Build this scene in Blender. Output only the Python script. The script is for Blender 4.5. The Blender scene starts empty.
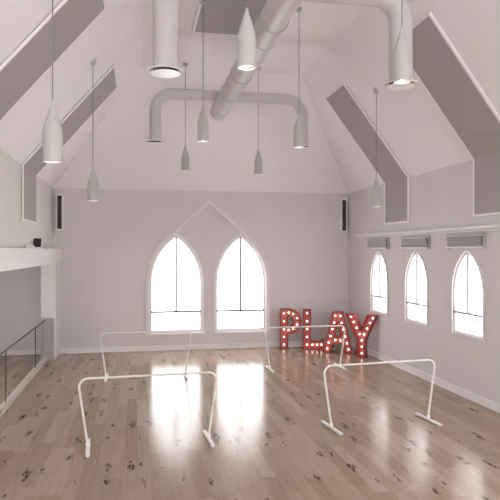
import bpy, bmesh, math, random
from mathutils import Vector, Matrix
random.seed(4)
S = bpy.context.scene
COL = S.collection
PI = math.pi

# ---------------------------------------------------------------- camera
YAW = math.atan(113 / 600)
cd = bpy.data.cameras.new('camera'); cam = bpy.data.objects.new('camera', cd); COL.objects.link(cam)
cd.sensor_width = 36; cd.lens = 43.2; cd.shift_y = 0.0014
cd.clip_start = 0.05; cd.clip_end = 200
cam.location = (0, 0, 2.8); cam.rotation_euler = (PI / 2, 0, -YAW)
S.camera = cam

# ---------------------------------------------------------------- world, daylight, exposure
W = bpy.data.worlds.new('overcast_sky'); S.world = W; W.use_nodes = True
bg = W.node_tree.nodes['Background']
bg.inputs['Color'].default_value = (1.0, 0.99, 0.99, 1)
bg.inputs['Strength'].default_value = 5.6
S.view_settings.view_transform = 'Standard'; S.view_settings.look = 'None'
S.view_settings.gamma = 1; S.view_settings.use_curve_mapping = False
S.view_settings.exposure = 0.46

# room dimensions (metres)
XL, XR, YN, YB = -2.24, 6.16, -1.6, 17.0
AX = -5.2                                 # outer wall of the side aisle behind the balustrade
EAVE, FLAT = 4.5, 7.25
SL, SR, SH = 1.17, 1.33, 1.196            # slopes: left, right, hip
FXL, FXR, FYB = XL + (FLAT - EAVE) / SL, XR - (FLAT - EAVE) / SR, YB - (FLAT - EAVE) / SH
def ceil_z(x, y):
    return min(FLAT, EAVE + SL * (x - XL), EAVE + SR * (XR - x), EAVE + SH * (YB - y))

def portal(name, loc, rot, sx, sy):
    l = bpy.data.lights.new(name, 'AREA'); l.shape = 'RECTANGLE'; l.size = sx; l.size_y = sy
    l.cycles.is_portal = True
    o = bpy.data.objects.new(name, l); COL.objects.link(o); o.location = loc; o.rotation_euler = rot
BACK_WIN = [1.09, 2.94]
SIDE_WIN = [14.63, 12.53, 10.41, 8.3, 6.2, 4.1, 2.0]  # last four are out of view, added to let in more sky light
ADDED_NEAR_WIN = [-0.2, 1.96, 4.1]  # windows added behind the camera to let fill light into the room
for x in BACK_WIN: portal('daylight_and_fill', (x, YB + .28, 1.9), (-PI / 2, 0, 0), 1.5, 2.9)
for y in SIDE_WIN: portal('daylight_and_fill', (XR + .28, y, 2.0), (0, PI / 2, 0), 1.8, 1.2)
for x in ADDED_NEAR_WIN:                       # added fill lamps behind the camera, standing in for sky light
    l = bpy.data.lights.new('daylight_and_fill', 'AREA'); l.shape = 'RECTANGLE'; l.size = 1.9; l.size_y = 3.5; l.energy = 18; l.color = (1, .97, .955)
    o = bpy.data.objects.new('daylight_and_fill', l); COL.objects.link(o); o.location = (x, YN - .9, 3.0); o.rotation_euler = (math.radians(112), 0, 0)

# ---------------------------------------------------------------- materials
def mat(name, color, rough=.6, metal=0, emit=None, es=0, spec=None):
    m = bpy.data.materials.new(name); m.use_nodes = True
    b = m.node_tree.nodes['Principled BSDF']
    b.inputs['Base Color'].default_value = (*color, 1)
    b.inputs['Roughness'].default_value = rough; b.inputs['Metallic'].default_value = metal
    if spec is not None: b.inputs['Specular IOR Level'].default_value = spec
    if emit: b.inputs['Emission Color'].default_value = (*emit, 1); b.inputs['Emission Strength'].default_value = es
    return m
def noisy(name, color, amount=.06, scale=3, rough=.7, bump=0, bscale=200, metal=0):
    m = mat(name, color, rough, metal); nt = m.node_tree; b = nt.nodes['Principled BSDF']
    tc = nt.nodes.new('ShaderNodeTexCoord'); n = nt.nodes.new('ShaderNodeTexNoise')
    n.inputs['Scale'].default_value = scale; n.inputs['Detail'].default_value = 4
    nt.links.new(tc.outputs['Object'], n.inputs['Vector'])
    r = nt.nodes.new('ShaderNodeValToRGB')
    r.color_ramp.elements[0].position = .3; r.color_ramp.elements[1].position = .7
    r.color_ramp.elements[0].color = (*[c * (1 - amount) for c in color], 1)
    r.color_ramp.elements[1].color = (*[min(1, c * (1 + amount)) for c in color], 1)
    nt.links.new(n.outputs['Fac'], r.inputs['Fac']); nt.links.new(r.outputs['Color'], b.inputs['Base Color'])
    if bump:
        n2 = nt.nodes.new('ShaderNodeTexNoise'); n2.inputs['Scale'].default_value = bscale
        nt.links.new(tc.outputs['Object'], n2.inputs['Vector'])
        bp = nt.nodes.new('ShaderNodeBump'); bp.inputs['Strength'].default_value = bump; bp.inputs['Distance'].default_value = .01
        nt.links.new(n2.outputs['Fac'], bp.inputs['Height']); nt.links.new(bp.outputs['Normal'], b.inputs['Normal'])
    return m
M = {}
M['wall'] = noisy('painted_plaster', (.725, .685, .69), .02, 1.2, .75, .04, 60)
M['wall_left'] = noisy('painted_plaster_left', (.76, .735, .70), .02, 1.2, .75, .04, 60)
M['ceiling'] = noisy('ceiling_paint', (.93, .90, .92), .02, .8, .8)
M['trim'] = noisy('white_trim_paint', (.88, .84, .84), .02, 4, .45)
M['arch'] = noisy('arch_moulding_paint', (.80, .75, .75), .02, 4, .6)
M['beam'] = noisy('beam_paint', (.80, .78, .765), .02, 2, .5)
M['grey'] = noisy('grey_panel_paint', (.42, .39, .40), .03, 3, .5)
M['fabric'] = noisy('grey_beige_acoustic_fabric', (.44, .405, .405), .05, 30, .95, .25, 400)
M['frame'] = mat('panel_frame_white', (.92, .88, .88), .5)
M['duct'] = noisy('painted_duct', (.62, .59, .59), .02, 3, .4)
M['ring'] = mat('duct_joint', (.45, .42, .42), .5)
M['dark'] = mat('dark_gap', (.03, .028, .028), .7)
M['disc'] = mat('white_diffuser_plate', (.93, .90, .90), .3)
M['shade'] = noisy('pendant_shade_enamel', (.50, .48, .465), .03, 10, .4)
M['cord'] = mat('grey_cord', (.22, .20, .20), .7)
M['bulb'] = mat('lit_bulb', (1, .95, .9), .4, 0, (1, .93, .88), 5)
M['steel'] = mat('white_coated_tube', (.85, .83, .80), .35, .0)
M['rail'] = mat('dark_handrail', (.07, .06, .06), .35, .3)
M['red'] = noisy('red_letter_face', (.55, .15, .14), .12, 8, .5)
M['redrim'] = noisy('red_letter_rim', (.36, .05, .055), .10, 8, .45)
M['warm'] = mat('warm_marquee_bulb', (1, .85, .7), .4, 0, (1, .80, .62), 3)
M['white'] = mat('white_plastic', (.85, .82, .81), .4)
M['black'] = mat('black_plastic', (.02, .02, .02), .35)
M['grille'] = mat('charcoal_speaker_grille', (.05, .043, .04), .8)
M['blind'] = noisy('grey_pleated_blind', (.62, .58, .58), .05, 20, .8)
M['mirror'] = mat('mirror_glass', (.80, .80, .80), .02, 1)
M['muntin'] = mat('grey_window_bar', (.36, .34, .345), .5)
M['cream'] = noisy('cream_wood_curb', (.66, .60, .54), .05, 6, .4)

def glass(name='window_glass', tint=(1, 1, 1)):
    m = bpy.data.materials.new(name); m.use_nodes = True; nt = m.node_tree; nt.nodes.clear()
    o = nt.nodes.new('ShaderNodeOutputMaterial'); mx = nt.nodes.new('ShaderNodeMixShader')
    t = nt.nodes.new('ShaderNodeBsdfTransparent'); g = nt.nodes.new('ShaderNodeBsdfGlossy')
    t.inputs[0].default_value = (*tint, 1)
    g.inputs['Roughness'].default_value = .02; mx.inputs['Fac'].default_value = .05
    nt.links.new(t.outputs[0], mx.inputs[1]); nt.links.new(g.outputs[0], mx.inputs[2]); nt.links.new(mx.outputs[0], o.inputs[0])
    return m
M['glass'] = glass(); M['glass2'] = glass('balustrade_glass', (.95, .96, .955))

def wood_floor():
    m = mat('oak_plank_floor', (.4, .3, .25), .2, spec=.13); nt = m.node_tree; N = nt.nodes; L = nt.links
    b = N['Principled BSDF']
    tc = N.new('ShaderNodeTexCoord')
    def math_(op, a, b=None, c=None):
        n = N.new('ShaderNodeMath'); n.operation = op
        for k, v in enumerate((a, b, c)):
            if v is None: continue
            if hasattr(v, 'links'): L.new(v, n.inputs[k])
            else: n.inputs[k].default_value = v
        return n.outputs[0]
    sx = N.new('ShaderNodeSeparateXYZ'); L.new(tc.outputs['Object'], sx.inputs[0])
    PW, PL = .17, 1.7
    xr = math_('DIVIDE', sx.outputs['X'], PW); row = math_('FLOOR', xr)
    w1 = N.new('ShaderNodeTexWhiteNoise'); w1.noise_dimensions = '1D'; L.new(row, w1.inputs['W'])
    yr = math_('ADD', math_('DIVIDE', sx.outputs['Y'], PL), math_('MULTIPLY', w1.outputs['Value'], 7.3)); colm = math_('FLOOR', yr)
    cx = N.new('ShaderNodeCombineXYZ'); L.new(row, cx.inputs[0]); L.new(colm, cx.inputs[1])
    w2 = N.new('ShaderNodeTexWhiteNoise'); w2.noise_dimensions = '2D'; L.new(cx.outputs[0], w2.inputs['Vector'])
    ramp = N.new('ShaderNodeValToRGB'); e = ramp.color_ramp.elements
    e[0].position = 0; e[0].color = (.335, .245, .18, 1); e[1].position = 1; e[1].color = (.455, .355, .275, 1)
    k = ramp.color_ramp.elements.new(.5); k.color = (.395, .297, .225, 1)
    L.new(w2.outputs['Value'], ramp.inputs['Fac'])
    # seams between boards
    def edge(v, half):
        f = math_('FRACT', v); d = math_('ABSOLUTE', math_('SUBTRACT', f, .5)); return math_('GREATER_THAN', d, .5 - half)
    seam = math_('MAXIMUM', edge(xr, .010), edge(yr, .0012))
    # grain: noise stretched along the boards
    mg = N.new('ShaderNodeMapping'); mg.inputs['Scale'].default_value = (14, 1.1, 1); L.new(tc.outputs['Object'], mg.inputs['Vector'])
    ng = N.new('ShaderNodeTexNoise'); ng.inputs['Scale'].default_value = 1.6; ng.inputs['Detail'].default_value = 6; L.new(mg.outputs[0], ng.inputs['Vector'])
    rg = N.new('ShaderNodeValToRGB'); rg.color_ramp.elements[0].position = .3; rg.color_ramp.elements[0].color = (.90, .87, .86, 1)
    rg.color_ramp.elements[1].position = .7; rg.color_ramp.elements[1].color = (1.05, 1.05, 1.05, 1); L.new(ng.outputs['Fac'], rg.inputs['Fac'])
    mu = N.new('ShaderNodeMix'); mu.data_type = 'RGBA'; mu.blend_type = 'MULTIPLY'; mu.inputs['Factor'].default_value = 1
    L.new(ramp.outputs['Color'], mu.inputs['A']); L.new(rg.outputs['Color'], mu.inputs['B'])
    # knots and dark mineral streaks
    mk = N.new('ShaderNodeMapping'); mk.inputs['Scale'].default_value = (3.9, 1.0, 1); L.new(tc.outputs['Object'], mk.inputs['Vector'])
    vo = N.new('ShaderNodeTexVoronoi'); vo.inputs['Scale'].default_value = 1.0; vo.inputs['Randomness'].default_value = 1; vo.voronoi_dimensions = '2D'
    nk = N.new('ShaderNodeTexNoise'); nk.inputs['Scale'].default_value = 6; nk.inputs['Detail'].default_value = 3; L.new(mk.outputs[0], nk.inputs['Vector'])
    av = N.new('ShaderNodeVectorMath'); av.operation = 'MULTIPLY_ADD'; av.inputs[1].default_value = (.5, .5, .5)
    L.new(nk.outputs['Color'], av.inputs[0]); L.new(mk.outputs[0], av.inputs[2]); L.new(av.outputs[0], vo.inputs['Vector'])
    sz = N.new('ShaderNodeMath'); sz.operation = 'MULTIPLY'; sz.inputs[1].default_value = .20
    sc = N.new('ShaderNodeSeparateColor'); L.new(vo.outputs['Color'], sc.inputs[0]); L.new(sc.outputs[0], sz.inputs[0])
    lt = N.new('ShaderNodeMath'); lt.operation = 'SUBTRACT'; L.new(sz.outputs[0], lt.inputs[0]); L.new(vo.outputs['Distance'], lt.inputs[1])
    cl = N.new('ShaderNodeMapRange'); cl.inputs['From Min'].default_value = -.005; cl.inputs['From Max'].default_value = .035; cl.inputs['To Max'].default_value = .92
    L.new(lt.outputs[0], cl.inputs['Value'])
    mf = N.new('ShaderNodeMapping'); mf.inputs['Scale'].default_value = (30, 8, 1); L.new(tc.outputs['Object'], mf.inputs['Vector'])
    nf = N.new('ShaderNodeTexNoise'); nf.inputs['Scale'].default_value = 1; nf.inputs['Detail'].default_value = 2; L.new(mf.outputs[0], nf.inputs['Vector'])
    fr = N.new('ShaderNodeMapRange'); fr.inputs['From Min'].default_value = .44; fr.inputs['From Max'].default_value = .54; L.new(nf.outputs['Fac'], fr.inputs['Value'])
    mx = N.new('ShaderNodeMix'); mx.data_type = 'RGBA'; L.new(math_('MULTIPLY', cl.outputs[0], math_('MULTIPLY_ADD', fr.outputs[0], .85, .15)), mx.inputs['Factor'])
    L.new(mu.outputs['Result'], mx.inputs['A']); mx.inputs['B'].default_value = (.045, .022, .015, 1)
    m2 = N.new('ShaderNodeMix'); m2.data_type = 'RGBA'; L.new(math_('MULTIPLY', seam, .45), m2.inputs['Factor'])
    L.new(mx.outputs['Result'], m2.inputs['A']); m2.inputs['B'].default_value = (.14, .10, .08, 1)
    L.new(m2.outputs['Result'], b.inputs['Base Color'])
    L.new(math_('MULTIPLY_ADD', w2.outputs['Value'], .04, .16), b.inputs['Roughness'])
    return m
M['floor'] = wood_floor()

# ---------------------------------------------------------------- helpers
def link(name, me, m, parent=None, loc=None):
    o = bpy.data.objects.new(name, me); COL.objects.link(o)
    if m is not None and not me.materials: me.materials.append(m)
    if parent: o.parent = parent
    if loc: o.location = loc
    return o
def obj(name, bm, m, parent=None, smooth=False, bevel=0):
    me = bpy.data.meshes.new(name)
    bmesh.ops.remove_doubles(bm, verts=bm.verts, dist=1e-6)
    bmesh.ops.recalc_face_normals(bm, faces=bm.faces); bm.to_mesh(me); bm.free()
    if smooth:
        for p in me.polygons: p.use_smooth = True
        me.set_sharp_from_angle(angle=math.radians(40))
    o = link(name, me, m, parent)
    if bevel:
        md = o.modifiers.new('bevel', 'BEVEL'); md.width = bevel; md.segments = 2; md.limit_method = 'ANGLE'
    return o
def box(bm, x0, x1, y0, y1, z0, z1):
    v = [bm.verts.new((x, y, z)) for x in (x0, x1) for y in (y0, y1) for z in (z0, z1)]
    for f in ((0, 1, 3, 2), (4, 6, 7, 5), (0, 4, 5, 1), (2, 3, 7, 6), (0, 2, 6, 4), (1, 5, 7, 3)): bm.faces.new([v[i] for i in f])
def bx(*a):
    bm = bmesh.new(); box(bm, *a); return bm
def lathe(bm, prof, n=32, cx=0, cy=0, cap0=False, cap1=False):
    rings = []
    for r, z in prof:
        rings.append([bm.verts.new((cx + r * math.cos(2 * PI * i / n), cy + r * math.sin(2 * PI * i / n), z)) for i in range(n)])
    for a, b in zip(rings, rings[1:]):
        for i in range(n): bm.faces.new((a[i], a[(i + 1) % n], b[(i + 1) % n], b[i]))
    if cap0: bm.faces.new(rings[0][::-1])
    if cap1: bm.faces.new(rings[-1])
def tube(bm, pts, r, n=16, cap=True):
    pts = [Vector(p) for p in pts]; rings = []; up = None
    for i, p in enumerate(pts):
        t = (pts[min(i + 1, len(pts) - 1)] - pts[max(i - 1, 0)]).normalized()
        if up is None: up = Vector((0, 0, 1)) if abs(t.z) < .9 else Vector((0, 1, 0))
        s = t.cross(up).normalized(); up = s.cross(t).normalized()
        rings.append([bm.verts.new(p + r * (math.cos(2 * PI * k / n) * s + math.sin(2 * PI * k / n) * up)) for k in range(n)])
    for a, b in zip(rings, rings[1:]):
        for i in range(n): bm.faces.new((a[i], a[(i + 1) % n], b[(i + 1) % n], b[i]))
    if cap: bm.faces.new(rings[0][::-1]); bm.faces.new(rings[-1])
def fillet(pts, rad, n=8):
    pts = [Vector(p) for p in pts]; out = [pts[0]]
    for i in range(1, len(pts) - 1):
        p = pts[i]; a = (pts[i - 1] - p).normalized(); b = (pts[i + 1] - p).normalized()
        ang = a.angle(b); t = rad / math.tan(ang / 2)
        c = p + (a + b).normalized() * (rad / math.sin(ang / 2))
        s, e = p + a * t - c, p + b * t - c
        th = s.angle(e); rr = s.length; s.normalize(); e.normalize()
        for k in range(n + 1): out.append(c + (s * math.sin(th * (1 - k / n)) + e * math.sin(th * k / n)) * (rr / math.sin(th)))
    out.append(pts[-1]); return out
def prism(loops, depth):
    """mesh of a filled 2D outline with holes, thickness depth, centred on local z=0"""
    cu = bpy.data.curves.new('tmp', 'CURVE'); cu.dimensions = '2D'; cu.fill_mode = 'BOTH'; cu.extrude = depth / 2
    for lp in loops:
        s = cu.splines.new('POLY'); s.points.add(len(lp) - 1)
        for i, p in enumerate(lp): s.points[i].co = (p[0], p[1], 0, 1)
        s.use_cyclic_u = True
    t = bpy.data.objects.new('tmp', cu); COL.objects.link(t)
    dg = bpy.context.evaluated_depsgraph_get(); me = bpy.data.meshes.new_from_object(t.evaluated_get(dg))
    bpy.data.objects.remove(t); bpy.data.curves.remove(cu); me.materials.clear()
    return me
MX = lambda y: Matrix(((1, 0, 0, 0), (0, 0, 1, y), (0, 1, 0, 0), (0, 0, 0, 1)))     # (x,z) outline on plane y
MY = lambda x: Matrix(((0, 0, 1, x), (1, 0, 0, 0), (0, 1, 0, 0), (0, 0, 0, 1)))     # (y,z) outline on plane x
def pobj(name, loops, depth, mtx, m, parent=None):
    me = prism(loops, depth); me.transform(mtx)
    bm = bmesh.new(); bm.from_mesh(me); bmesh.ops.remove_doubles(bm, verts=bm.verts, dist=1e-5)
    bmesh.ops.recalc_face_normals(bm, faces=bm.faces); bm.to_mesh(me); bm.free()
    me.name = name
    return link(name, me, m, parent)
def struct(o, label=None):
    o['kind'] = 'structure'
    if label: o['label'] = label
    return o
def empty(name, loc, rz=0):
    o = bpy.data.objects.new(name, None); COL.objects.link(o); o.location = loc; o.rotation_euler = (0, 0, rz); o.empty_display_size = .1
    return o
def tag(o, label, cat, group=None):
    o['label'] = label; o['category'] = cat
    if group: o['group'] = group
    return o
def lancet(c, w, z0, zs, za, off=0, n=14):
    """pointed arch outline, optionally offset outwards"""
    rise = za - zs; R = (w * w / 4 + rise * rise) / w
    h = w / 2 + off; R2 = R + off; cxr = c + w / 2 - R            # centre of the right-hand arc
    za2 = zs + math.sqrt(max(1e-6, R2 * R2 - (c - cxr) ** 2))
    pts = [(c - h, z0 - off), (c + h, z0 - off)]
    a1 = math.atan2(za2 - zs, c - cxr)
    for i in range(n + 1):
        a = a1 * i / n; pts.append((cxr + R2 * math.cos(a), zs + R2 * math.sin(a)))
    for i in range(n - 1, -1, -1):
        a = a1 * i / n; pts.append((2 * c - cxr - R2 * math.cos(a), zs + R2 * math.sin(a)))
    return pts
def rev(l): return l[::-1]

# ---------------------------------------------------------------- the setting
struct(obj('floor', bx(AX - .3, XR + .3, YN - .3, YB + .3, -.2, 0), M['floor']), 'glossy pale oak plank floor with dark knots')
bw = [lancet(c, 1.44, .51, 1.9, 3.24) for c in BACK_WIN]
struct(pobj('wall_back', [[(AX - .3, 0), (XR + .3, 0), (XR + .3, EAVE + .05), (XL - .3, EAVE + .05), (XL - .3, 2.9), (AX - .3, 2.9)]] + bw, .3, MX(YB + .15), M['wall']))
sw = [lancet(c, 1.06, 1.2, 2.0, 2.8) for c in SIDE_WIN]
struct(pobj('wall_right', [[(YN - .3, 0), (YB, 0), (YB, EAVE + .05), (YN - .3, EAVE + .05)]] + sw, .3, MY(XR + .15), M['wall']))
# left wall: upper plaster over the beam, the side aisle beyond the opening
bm = bmesh.new(); box(bm, XL - .3, XL, YN - .3, YB, 2.6, EAVE + .05)
struct(obj('wall_left', bm, M['wall_left']))
ADDED_AISLE_WIN = [2.0, 6.0, 10.0, 13.2]  # unseen windows, added because the aisle was too dark
struct(pobj('wall_aisle', [[(YN - .3, 0), (YB, 0), (YB, 2.9), (YN - .3, 2.9)]] + [[(c - .7, .9), (c + .7, .9), (c + .7, 2.3), (c - .7, 2.3)] for c in ADDED_AISLE_WIN], .3, MY(AX - .15), M['wall']))
for c in ADDED_AISLE_WIN: portal('daylight_and_fill', (AX - .28, c, 1.6), (0, -PI / 2, 0), 1.4, 1.4)
struct(obj('ceiling_aisle', bx(AX, XL - .3, YN - .3, YB, 2.6, 2.75), M['ceiling']))
nw = [[(c - .95, 1.2), (c + .95, 1.2), (c + .95, 4.9), (c - .95, 4.9)] for c in ADDED_NEAR_WIN]
struct(pobj('wall_front', [[(AX - .3, 0), (XR + .3, 0), (XR + .3, EAVE), (FXR, FLAT + .2), (FXL, FLAT + .2), (XL - .5, EAVE), (XL - .5, 2.9), (AX - .3, 2.9)]] + nw, .3, MX(YN - .15), M['wall']))
bm = bmesh.new()
V = {k: bm.verts.new(p) for k, p in dict(a=(XL, YN, EAVE), b=(XL, YB, EAVE), c=(XR, YB, EAVE), d=(XR, YN, EAVE),
     e=(FXL, YN, FLAT), f=(FXL, FYB, FLAT), g=(FXR, FYB, FLAT), h=(FXR, YN, FLAT)).items()}
for q in ('abfe', 'bcgf', 'cdhg', 'efgh'): bm.faces.new([V[k] for k in q])
me = bpy.data.meshes.new('ceiling'); bmesh.ops.recalc_face_normals(bm, faces=bm.faces)
if sum(f.normal.z for f in bm.faces) < 0: bmesh.ops.reverse_faces(bm, faces=bm.faces)
bm.to_mesh(me); bm.free()
ce = struct(link('ceiling', me, M['ceiling'])); md = ce.modifiers.new('solid', 'SOLIDIFY'); md.thickness = .15; md.offset = 1

# beam over the opening with its end pilaster, curb, baseboards, picture ledge
struct(obj('trim_1', bx(XL - .3, -2.02, YN, YB, 2.48, 2.85), M['beam'], bevel=.008), 'white boxed beam along the left wall above the side opening')
struct(obj('trim_2', bx(-2.42, -2.05, 16.05, YB, 0, 2.48), M['beam'], bevel=.006), 'white pilaster at the far end of the opening')
struct(obj('trim_3', bx(-2.41, -2.09, 16.03, 16.05, .0, 1.08), M['grey']), 'grey lower panel on the pilaster')
bm = bmesh.new(); box(bm, -2.37, -2.30, YN, 16.03, 0, .08); box(bm, -2.30, -2.25, YN, 16.03, 0, .05)
struct(obj('trim_4', bm, M['cream'], bevel=.004), 'cream curb at the foot of the glass balustrade')
bm = bmesh.new(); box(bm, XR - .15, XR, YN, 16.13, 3.19, 3.25); box(bm, XR - .04, XR, YN, 16.10, 3.15, 3.19)
struct(obj('trim_5', bm, M['trim'], bevel=.005), 'white ledge along the right wall above the blinds')
bm = bmesh.new(); box(bm, AX, -2.42, YB - .02, YB, 0, .13); box(bm, -2.05, XR, YB - .02, YB, 0, .15); box(bm, -2.05, XR, YB - .03, YB, 0, .03); struct(obj('baseboard_back', bm, M['trim'], bevel=.003))
bm = bmesh.new(); box(bm, XR - .02, XR, YN, YB - .03, 0, .15); box(bm, XR - .03, XR, YN, YB - .03, 0, .03); struct(obj('baseboard_right', bm, M['trim'], bevel=.003))

# large pointed hood moulding that embraces both back windows
def offset_outline(o_off):
    w, zs, za = 1.44, 1.9, 3.24; rise = za - zs; R = (w * w / 4 + rise * rise) / w
    c = BACK_WIN[0]; cxl = c - w / 2 + R; R2 = R + o_off; pts = [(c - w / 2 - o_off, .45)]
    a_end = math.atan2(rise + .07, cxl - c)
    for i in range(13):
        a = a_end * i / 12; pts.append((cxl - R2 * math.cos(a), zs + R2 * math.sin(a)))
    mid = (BACK_WIN[0] + BACK_WIN[1]) / 2
    half = pts + [(mid - .5, 3.66 + (o_off) * 1.15), (mid, 4.09 + (o_off - .0) * 1.2)]
    return half + [(2 * mid - x, z) for x, z in half[:-1][::-1]]
outer, inner = offset_outline(.13), offset_outline(.02)
struct(pobj('trim_6', [outer + rev(inner)], .08, MX(YB - .04), M['arch']), 'pale pointed hood moulding around both back windows')

# ---------------------------------------------------------------- windows
wi = 0
def window(c, w, z0, zs, za, plane, mp, sgn, tz, label, dp=.12, cw=.055, fw=.045):
    """plane = inside face of the wall; sgn = direction out of the room"""
    global wi; wi += 1
    o = struct(pobj(f'window_{wi}', [lancet(c, w, z0, zs, za, .0), rev(lancet(c, w, z0, zs, za, -fw))], .08, mp(plane + sgn * dp), M['trim']), label)
    pobj('casing', [lancet(c, w, z0, zs, za, cw), rev(lancet(c, w, z0, zs, za, .0))], .03, mp(plane - sgn * .015), M['trim'], o)
    me = bmesh.new()
    bwid = .028 if mp is MX else .018
    a0, a1 = plane + sgn * (dp - .055), plane + sgn * (dp + .02)
    if mp is MX:
        b1 = bx(c - bwid, c + bwid, min(a0, a1), max(a0, a1), tz, za - .05); b2 = bx(c - w / 2 + .02, c + w / 2 - .02, min(a0, a1), max(a0, a1), tz - bwid, tz + bwid)
        sl = bx(c - w / 2 - .09, c + w / 2 + .09, plane - .07, plane + .08, z0 - .07, z0 - .02)
    else:
        b1 = bx(min(a0, a1), max(a0, a1), c - bwid, c + bwid, tz, za - .05); b2 = bx(min(a0, a1), max(a0, a1), c - w / 2 + .02, c + w / 2 - .02, tz - bwid, tz + bwid)
        sl = bx(plane - .03, plane + .08, c - w / 2 - .04, c + w / 2 + .04, z0 - .05, z0 - .02)
    me.free()
    obj('mullion', b1, M['muntin'], o); obj('transom', b2, M['muntin'], o); obj('window_sill', sl, M['trim'], o)
    pobj('glass_pane', [lancet(c, w, z0, zs, za, -.04)], .008, mp(plane + sgn * (dp + .03)), M['glass'], o)
window(BACK_WIN[0], 1.44, .51, 1.9, 3.24, YB, MX, 1, 1.07, 'left lancet window in the back wall')
window(BACK_WIN[1], 1.44, .51, 1.9, 3.24, YB, MX, 1, 1.07, 'right lancet window in the back wall')
for i, c in enumerate(SIDE_WIN):
    window(c, 1.06, 1.2, 2.0, 2.8, XR, MY, 1, 1.6, 'small lancet window in the right wall', .045, .03, .03)
for c in ADDED_AISLE_WIN:
    wi += 1
    bm = bmesh.new()
    for q in ((c - .7, c - .64, .9, 2.3), (c + .64, c + .7, .9, 2.3), (c - .64, c + .64, .9, .96), (c - .64, c + .64, 2.24, 2.3)): box(bm, AX - .16, AX - .10, *q)
    o = struct(obj(f'window_{wi}', bm, M['trim'])); obj('glass_pane', bx(AX - .135, AX - .13, c - .64, c + .64, .96, 2.24), M['glass'], o)  # unseen aisle window, added for its light
for c in ADDED_NEAR_WIN:
    wi += 1
    bm = bmesh.new()
    for q in ((c - .95, c - .89, 1.2, 4.9), (c + .89, c + .95, 1.2, 4.9), (c - .89, c + .89, 1.2, 1.26), (c - .89, c + .89, 4.84, 4.9), (c - .02, c + .02, 1.26, 4.84)):
        box(bm, q[0], q[1], YN - .16, YN - .10, q[2], q[3])
    o = struct(obj(f'window_{wi}', bm, M['trim'])); obj('glass_pane', bx(c - .89, c + .89, YN - .135, YN - .13, 1.26, 4.84), M['glass'], o)  # unseen front window, added for the fill light

# ---------------------------------------------------------------- glass balustrade along the left opening
t = tag(empty('glass_balustrade', (-2.315, 10, .08)), 'glass balustrade with a dark handrail along the opening at the left', 'balustrade')
bm = bmesh.new(); tube(bm, [(0, -11, .93), (0, 6.03, .93)], .02); obj('handrail', bm, M['rail'], t, smooth=True)
ys = [-11, -8.2, -5.0, -1.8, 1.4, 4.6, 6.0]
for a, b in zip(ys, ys[1:]): obj('glass_panel', bx(-.005, .005, a + .02, b - .02, 0.03, .88), M['glass2'], t)
for y in ys[1:-1]:
    bm = bmesh.new(); tube(bm, [(0, y, 0), (0, y, .925)], .011, 10); obj('post', bm, M['rail'], t, smooth=True)

# ---------------------------------------------------------------- bent acoustic panels
def bent_panel(name, prof, inward, y0, y1, th, label):
    """prof: polyline on the wall/ceiling surface; inward: per-segment unit normal into the room"""
    def off(d):
        out = []
        for i, p in enumerate(prof):
            if i == 0: n = Vector(inward[0]); k = 1
            elif i == len(prof) - 1: n = Vector(inward[-1]); k = 1
            else:
                n = (Vector(inward[i - 1]) + Vector(inward[i])).normalized(); k = 1 / n.dot(Vector(inward[i]))
            out.append((p[0] + n[0] * d * k, p[1] + n[1] * d * k))
        return out
    t = tag(empty(name, (0, (y0 + y1) / 2, 0)), label, 'acoustic panel')
    h = (y1 - y0) / 2
    def slab(part, a, b, ya, yb, pr, m):
        A, B = off(a), off(b); bm = bmesh.new()
        if pr:  # shorten at both ends
            def cut(Q):
                Q = [Vector(q) for q in Q]; Q[0] = Q[0] + (Q[1] - Q[0]).normalized() * pr; Q[-1] = Q[-1] + (Q[-2] - Q[-1]).normalized() * pr; return Q
            A, B = cut(A), cut(B)
        loop = list(A) + list(B)[::-1]
        r0 = [bm.verts.new((x, ya, z)) for x, z in loop]; r1 = [bm.verts.new((x, yb, z)) for x, z in loop]
        n = len(loop); m_ = len(A)
        for i in range(n): bm.faces.new((r0[i], r0[(i + 1) % n], r1[(i + 1) % n], r1[i]))
        for i in range(m_ - 1):
            bm.faces.new((r0[i], r0[i + 1], r0[n - 2 - i], r0[n - 1 - i])); bm.faces.new((r1[i], r1[i + 1], r1[n - 2 - i], r1[n - 1 - i]))
        return bm
    e = .045
    obj('fabric_face', slab('f', .012, th - .006, -h + e, h - e, e, 0), M['fabric'], t)
    bm = slab('s', .012, th, -h, -h + e, 0, 0); b2 = slab('s', .012, th, h - e, h, 0, 0)
    me = bpy.data.meshes.new('t'); b2.to_mesh(me); bm.from_mesh(me); b2.free()
    A, B = off(.012), off(th)
    for (i, j) in ((0, 1), (-1, -2)):
        d = (Vector(prof[j]) - Vector(prof[i])).normalized() * e
        P = [Vector(A[i]), Vector(B[i]), Vector(B[i]) + d, Vector(A[i]) + d]
        r0 = [bm.verts.new((p[0], -h + e, p[1])) for p in P]; r1 = [bm.verts.new((p[0], h - e, p[1])) for p in P]
        for k in range(4): bm.faces.new((r0[k], r0[(k + 1) % 4], r1[(k + 1) % 4], r1[k]))
    obj('frame', bm, M['frame'], t)
nl = Vector((SL, -1)).normalized(); nr = Vector((-SR, -1)).normalized()
def left_prof(zb, zt): return [(XL, zb), (XL, EAVE), (XL + (zt - EAVE) / SL, zt)]
def right_prof(zb, zt): return [(XR, zb), (XR, EAVE), (XR - (zt - EAVE) / SR, zt)]
bent_panel('acoustic_panel', left_prof(3.39, 6.58), [(1, 0), nl], 12.42, 14.05, .045, 'bent grey fabric panel on the left wall near the far corner, behind a pendant')
bent_panel('acoustic_panel', left_prof(3.39, 6.55), [(1, 0), nl], 8.0, 9.45, .045, 'large grey fabric panel cut off by the upper left corner of the photo')
bent_panel('acoustic_panel', right_prof(3.45, 6.6), [(-1, 0), nr], 12.86, 14.22, .045, 'bent grey fabric panel over the two farthest side windows on the right')
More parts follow.
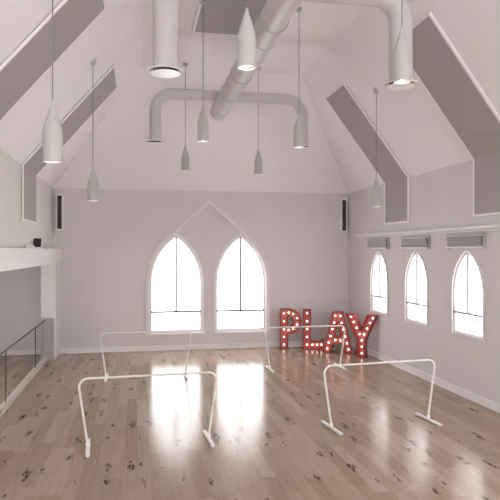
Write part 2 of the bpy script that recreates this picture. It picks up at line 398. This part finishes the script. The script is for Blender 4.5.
bent_panel('acoustic_panel', right_prof(3.42, 6.6), [(-1, 0), nr], 8.80, 10.14, .06, 'large bent grey fabric panel at the upper right edge of the photo')
bent_panel('acoustic_panel', [(1.09, FLAT), (2.5, FLAT)], [(0, -1)], 9.8, 12.1, .06, 'flat grey fabric panel on the ceiling crown beside the main duct')

# ---------------------------------------------------------------- ventilation ducts
DX, DZ, DR = 1.90, 6.08, .20
t = tag(empty('ventilation_duct', (DX, 8, DZ)), 'white round ventilation duct running under the ceiling with branches', 'duct')
bm = bmesh.new(); tube(bm, [(0, -9.6, 0), (0, 6.1, 0)], DR, 40); obj('main_tube', bm, M['duct'], t, smooth=True)
for y in (-7, -5, -3, -1, 1, 2.9, 4.25, 5.55):
    bm = bmesh.new(); tube(bm, [(0, y - .012, 0), (0, y + .012, 0)], DR + .007, 40); obj('joint_ring', bm, M['ring'], t, smooth=True)
for y in (-4.0, .25):
    bm = bmesh.new(); pts = [(-DR - .015, y, FLAT - DZ)] + [((DR + .015) * math.cos(a), y, (DR + .015) * math.sin(a)) for a in [PI + PI * i / 16 for i in range(17)]] + [(DR + .015, y, FLAT - DZ)]
    tube(bm, pts, .008, 8); obj('hanger_strap', bm, M['ring'], t, smooth=True)
def branch(y, xa, xb, r, zb, zd, rad, R):
    bm = bmesh.new()
    pts = fillet([(xa - DX, y, zd + .04 - DZ), (xa - DX, y, zb - DZ), (xb - DX, y, zb - DZ), (xb - DX, y, zd + .04 - DZ)], rad, 10)
    tube(bm, pts, r, 28, cap=False); obj('branch_tube', bm, M['duct'], t, smooth=True)
    for x in (xa, xb):
        bm = bmesh.new(); z = zd - DZ
        lathe(bm, [(r, z + .06), (R - .02, z + .035), (R, z + .03), (R, z + .018), (R - .05, z + .018), (r - .02, z + .05)], 36, x - DX, y)
        f = obj('diffuser', bm, M['trim'], t, smooth=True)
        bm = bmesh.new(); lathe(bm, [(R - .045, z + .019), (R - .05, z + .03), (.02, z + .05)], 36, x - DX, y, cap1=True); obj('throat', bm, M['dark'], f)
        bm = bmesh.new(); lathe(bm, [(.01, z + .0), (R - .06, z + .0), (R - .04, z - .008), (R - .04, z - .014), (.01, z - .02)], 36, x - DX, y, True, True); obj('plate', bm, M['disc'], f, smooth=True)
branch(13.25 - 8, .39, 3.72, .12, 6.24, 5.15, .38, .20)
branch(8.0 - 8, .37, 3.69, .165, 6.42, 5.15, .38, .235)

# ---------------------------------------------------------------- pendant lamps
def pendant(x, y, zb, label, first=None):
    top = ceil_z(x, y)
    if 1.09 < x < 2.5 and 9.8 < y < 12.1: top = FLAT - .058          # this one hangs from the flat crown panel
    t = tag(empty('pendant_lamp', (x, y, zb)), label, 'pendant lamp', 'bottle shaped pendant lamps')
    H = .62
    if first is None:
        bm = bmesh.new(); lathe(bm, [(.078, .03), (.086, .0), (.096, .0), (.098, .02), (.098, .29), (.092, .34), (.07, .42), (.045, .50), (.026, .56), (.014, .60), (.008, .62)], 32, cap1=True)
        s = obj('shade', bm, M['shade'], t, smooth=True)
        bm = bmesh.new(); lathe(bm, [(.078, .03), (.07, .045), (.035, .05)], 32); lathe(bm, [(.096, -.002), (.086, -.002), (.080, .012)], 32); r = obj('reflector', bm, M['disc'], t, smooth=True)
        bm = bmesh.new(); lathe(bm, [(.005, .012), (.022, .02), (.034, .04), (.034, .055)], 20, cap0=True, cap1=True); b = obj('bulb', bm, M['bulb'], t, smooth=True)
    else:
        for ch in first.children:
            if ch.name.split('.')[0] in ('shade', 'reflector', 'bulb'):
                c = ch.copy(); COL.objects.link(c); c.parent = t
    bm = bmesh.new(); tube(bm, [(0, 0, H - .01), (0, 0, top - zb - .01)], .0065, 8); obj('cord', bm, M['cord'], t, smooth=True)
    slope_gap = .0 if top > FLAT - .06 else .06
    bm = bmesh.new(); lathe(bm, [(.02, top - zb - .07), (.055, top - zb - .05), (.06, top - zb + slope_gap)], 24, cap0=True, cap1=True); obj('canopy', bm, M['shade'], t, smooth=True)
    return t
P0 = pendant(1.12, 6.13, 4.70, 'large bottle shaped pendant beside the main duct at the top centre of the photo')
for x, y, z, l in [(-.84, 6.34, 3.70, 'large pendant at the upper left, in front of the far left fabric panel'),
                   (2.93, 6.32, 4.70, 'large pendant at the upper right, in front of the vertical duct drop'),
                   (1.14, 10.5, 4.72, 'mid sized pendant on a long cord left of where the ducts cross'),
                   (2.92, 10.65, 4.70, 'pendant on a cord beside the far right duct diffuser'),
                   (1.13, 14.3, 4.70, 'small far pendant hanging above the left back window'),
                   (2.90, 14.3, 4.66, 'small far pendant hanging above the right back window'),
                   (-.78, 11.15, 3.70, 'slim pale pendant in front of the back wall, right of the left column speaker'),
                   (4.92, 11.85, 3.72, 'pale pendant partly behind the far right bent panel')]:
    pendant(x, y, z, l, P0)

# ---------------------------------------------------------------- column speakers
for x, l in ((-2.055, 'slim column speaker on the back wall by the left corner'), (6.0, 'slim column speaker on the back wall by the right corner')):
    t = tag(empty('column_speaker', (x, YB, 3.34)), l, 'speaker', 'column speakers on the back wall')
    obj('cabinet', bx(-.10, .10, -.14, -.0, 0, 1.0), M['white'], t, bevel=.008)
    bm = bmesh.new(); box(bm, -.055, .055, -.152, -.14, .05, .95)
    for k in range(30): box(bm, -.053, .053, -.155, -.152, .06 + k * .03, .07 + k * .03)
    obj('grille', bm, M['grille'], t)

# ---------------------------------------------------------------- folded blinds above the side windows
def blind(y0, y1, label):
    t = tag(empty('pleated_blind', (XR, (y0 + y1) / 2, 2.85)), label, 'blind', 'pleated blinds above the side windows')
    h = (y1 - y0) / 2
    obj('head_rail', bx(-.10, 0, -h, h, .215, .26), M['blind'], t, bevel=.004)
    bm = bmesh.new(); n = 12
    pts = [(-.098 if i % 2 else -.07, .035 + .18 * i / n) for i in range(n + 1)]
    a = [bm.verts.new((x, -h + .015, z)) for x, z in pts]; b = [bm.verts.new((x, h - .015, z)) for x, z in pts]
    for i in range(n): bm.faces.new((a[i], a[i + 1], b[i + 1], b[i]))
    p = obj('pleats', bm, M['blind'], t); md = p.modifiers.new('s', 'SOLIDIFY'); md.thickness = .006
    obj('bottom_rail', bx(-.10, -.01, -h, h, .0, .03), M['frame'], t, bevel=.003)
    for s in (-1, 1): obj('bracket', bx(-.06, 0, s * h - .012, s * h + .012, -.01, .262), M['ring'], t)
blind(14.0, 15.24, 'folded grey blind above the farthest side window')
blind(11.88, 13.15, 'folded grey blind above the middle side window')
blind(9.82, 11.05, 'folded grey blind above the nearest side window')

# ---------------------------------------------------------------- portable barres
def barre(x, y, rz, label):
    t = tag(empty('portable_barre', (x, y, 0), rz), label, 'barre', 'freestanding white barres')
    bm = bmesh.new(); tube(bm, fillet([(-.86, 0, .03), (-1.0, 0, 1.0), (1.0, 0, 1.0), (.86, 0, .03)], .12, 8), .0165, 16); obj('rail', bm, M['steel'], t, smooth=True)
    for s in (-1, 1):
        bm = bmesh.new(); box(bm, s * .86 - .028, s * .86 + .028, -.37, .37, .012, .045); f = obj('foot', bm, M['steel'], t, bevel=.006)
        for q in (-.33, .33):
            bm = bmesh.new(); lathe(bm, [(.02, 0), (.022, .006), (.02, .012)], 16, s * .86, q, True, True); obj('rubber_pad', bm, M['white'], f)
        bm = bmesh.new(); lathe(bm, [(.03, .045), (.03, .09), (.026, .095)], 20, s * .866, 0, True, True); obj('socket', bm, M['steel'], f, smooth=True)
barre(.18, 8.78, math.radians(3.5), 'white freestanding barre at the front left of the floor')
barre(.20, 13.45, 0, 'white freestanding barre behind the front left one, before the left back window')
barre(3.85, 9.08, math.radians(5.5), 'white freestanding barre at the front right, near the side windows')
barre(3.92, 13.72, math.radians(.8), 'white freestanding barre in front of the red letters')

# ---------------------------------------------------------------- red marquee letters
def arc(cx, cz, r, a0, a1, n=12, sx=1):
    return [(cx + sx * r * math.cos(math.radians(a0 + (a1 - a0) * i / n)), cz + r * math.sin(math.radians(a0 + (a1 - a0) * i / n))) for i in range(n + 1)]
LET = {
 'P': ([[(0, 0), (.23, 0), (.23, .41)] + arc(.25, .77, .36, -90, 90) + [(0, 1.13)],
        [(.23, .63), (.23, .91)] + arc(.26, .77, .14, 90, -90)],
       [(.115, z) for z in (.10, .32, .54, .77, 1.0)] + [(.25, 1.02), (.38, .98), (.49, .86), (.49, .68), (.38, .56), (.25, .52)], .61),
 'L': ([[(0, 0), (.60, 0), (.60, .27), (.50, .27), (.50, .22), (.23, .22), (.23, 1.13), (0, 1.13)]],
       [(.115, z) for z in (.11, .33, .56, .78, 1.01)] + [(.27, .11), (.40, .11), (.52, .12)], .60),
 'A': ([[(0, 0), (.22, 0), (.275, .24), (.525, .24), (.58, 0), (.80, 0), (.54, 1.13), (.26, 1.13)],
        [(.325, .45), (.40, .83), (.475, .45)]],
       [(.11, .10), (.15, .27), (.20, .45), (.25, .64), (.30, .82), (.33, 1.01), (.47, 1.01), (.50, .82), (.55, .64), (.60, .45), (.65, .27), (.69, .10), (.33, .34), (.47, .34)], .80),
 'Y': ([[(.32, 0), (.55, 0), (.55, .45), (.87, 1.13), (.61, 1.13), (.435, .72), (.26, 1.13), (0, 1.13), (.32, .45)]],
       [(.435, .10), (.435, .27), (.435, .44), (.37, .60), (.29, .76), (.21, .91), (.13, 1.04), (.50, .60), (.58, .76), (.66, .91), (.74, 1.04)], .87)}
def letter(ch, x, y, rz, label):
    loops, bulbs, w = LET[ch]; D = .20
    t = tag(empty('marquee_letter', (x, y, 0), rz), label, 'marquee letter', 'large red lit letters in the corner')
    sh = [[(a - w / 2, b) for a, b in lp] for lp in loops]
    pobj('face', sh, .03, MX(D / 2 - .03), M['red'], t)
    bm = bmesh.new()
    for lp in sh:
        n = len(lp); ar = sum(lp[i][0] * lp[(i + 1) % n][1] - lp[(i + 1) % n][0] * lp[i][1] for i in range(n))
        # mitred inner copy of the outline gives the rim its sheet thickness
        th = .014 * (1 if ar > 0 else -1) * (1 if lp is sh[0] else -1); inn = []
        for i in range(n):
            p0, p1, p2 = Vector(lp[i - 1]), Vector(lp[i]), Vector(lp[(i + 1) % n])
            d1 = (p1 - p0).normalized(); d2 = (p2 - p1).normalized(); n1 = Vector((-d1.y, d1.x)); n2 = Vector((-d2.y, d2.x))
            m = (n1 + n2).normalized(); inn.append(p1 + m * th / max(.4, m.dot(n1)))
        A = [bm.verts.new((p[0], -D / 2, p[1])) for p in lp]; B = [bm.verts.new((p[0], D / 2, p[1])) for p in lp]
        C = [bm.verts.new((p[0], -D / 2, p[1])) for p in inn]; E = [bm.verts.new((p[0], D / 2 - .04, p[1])) for p in inn]
        for i in range(n):
            j = (i + 1) % n
            bm.faces.new((A[i], A[j], B[j], B[i])); bm.faces.new((A[i], C[i], C[j], A[j])); bm.faces.new((C[i], E[i], E[j], C[j]))
    obj('rim', bm, M['redrim'], t)
    for a, b in bulbs:
        bm = bmesh.new(); bmesh.ops.create_uvsphere(bm, u_segments=14, v_segments=8, radius=.026, matrix=Matrix.Translation((a - w / 2, .0, b)))
        obj('bulb', bm, M['warm'], t, smooth=True)
letter('P', 4.34, 16.74, math.radians(-10), 'red marquee letter P with small round bulbs, against the back wall')
letter('L', 4.96, 16.52, math.radians(-18), 'red marquee letter L with small round bulbs, right of the P')
letter('A', 5.42, 15.75, math.radians(-26), 'red marquee letter A with small round bulbs, between the L and the Y')
letter('Y', 5.815, 14.98, math.radians(-42), 'red marquee letter Y with small round bulbs, nearest the side window')

# ---------------------------------------------------------------- small devices on the beam
t = tag(empty('tablet_stand', (-2.13, 13.6, 2.85), math.radians(-6)), 'small dark screen tilted on a white base on top of the left beam', 'tablet')
obj('base', bx(-.10, .10, -.07, .08, 0, .03), M['white'], t, bevel=.006)
bm = bmesh.new(); box(bm, -.085, .085, -.01, .01, 0, .20); bmesh.ops.transform(bm, matrix=Matrix.Translation((0, .0, .025)) @ Matrix.Rotation(math.radians(-18), 4, 'X'), verts=bm.verts)
obj('screen', bm, M['black'], t, bevel=.004)
t = tag(empty('network_box', (-2.13, 12.75, 2.85), math.radians(8)), 'small low white box left of the dark tilted screen on the beam', 'box')
obj('body', bx(-.09, .09, -.08, .08, 0, .06), M['white'], t, bevel=.012)
bm = bmesh.new(); tube(bm, [(.05, .06, .05), (.02, .07, .16)], .008, 8); obj('antenna', bm, M['white'], t, smooth=True)
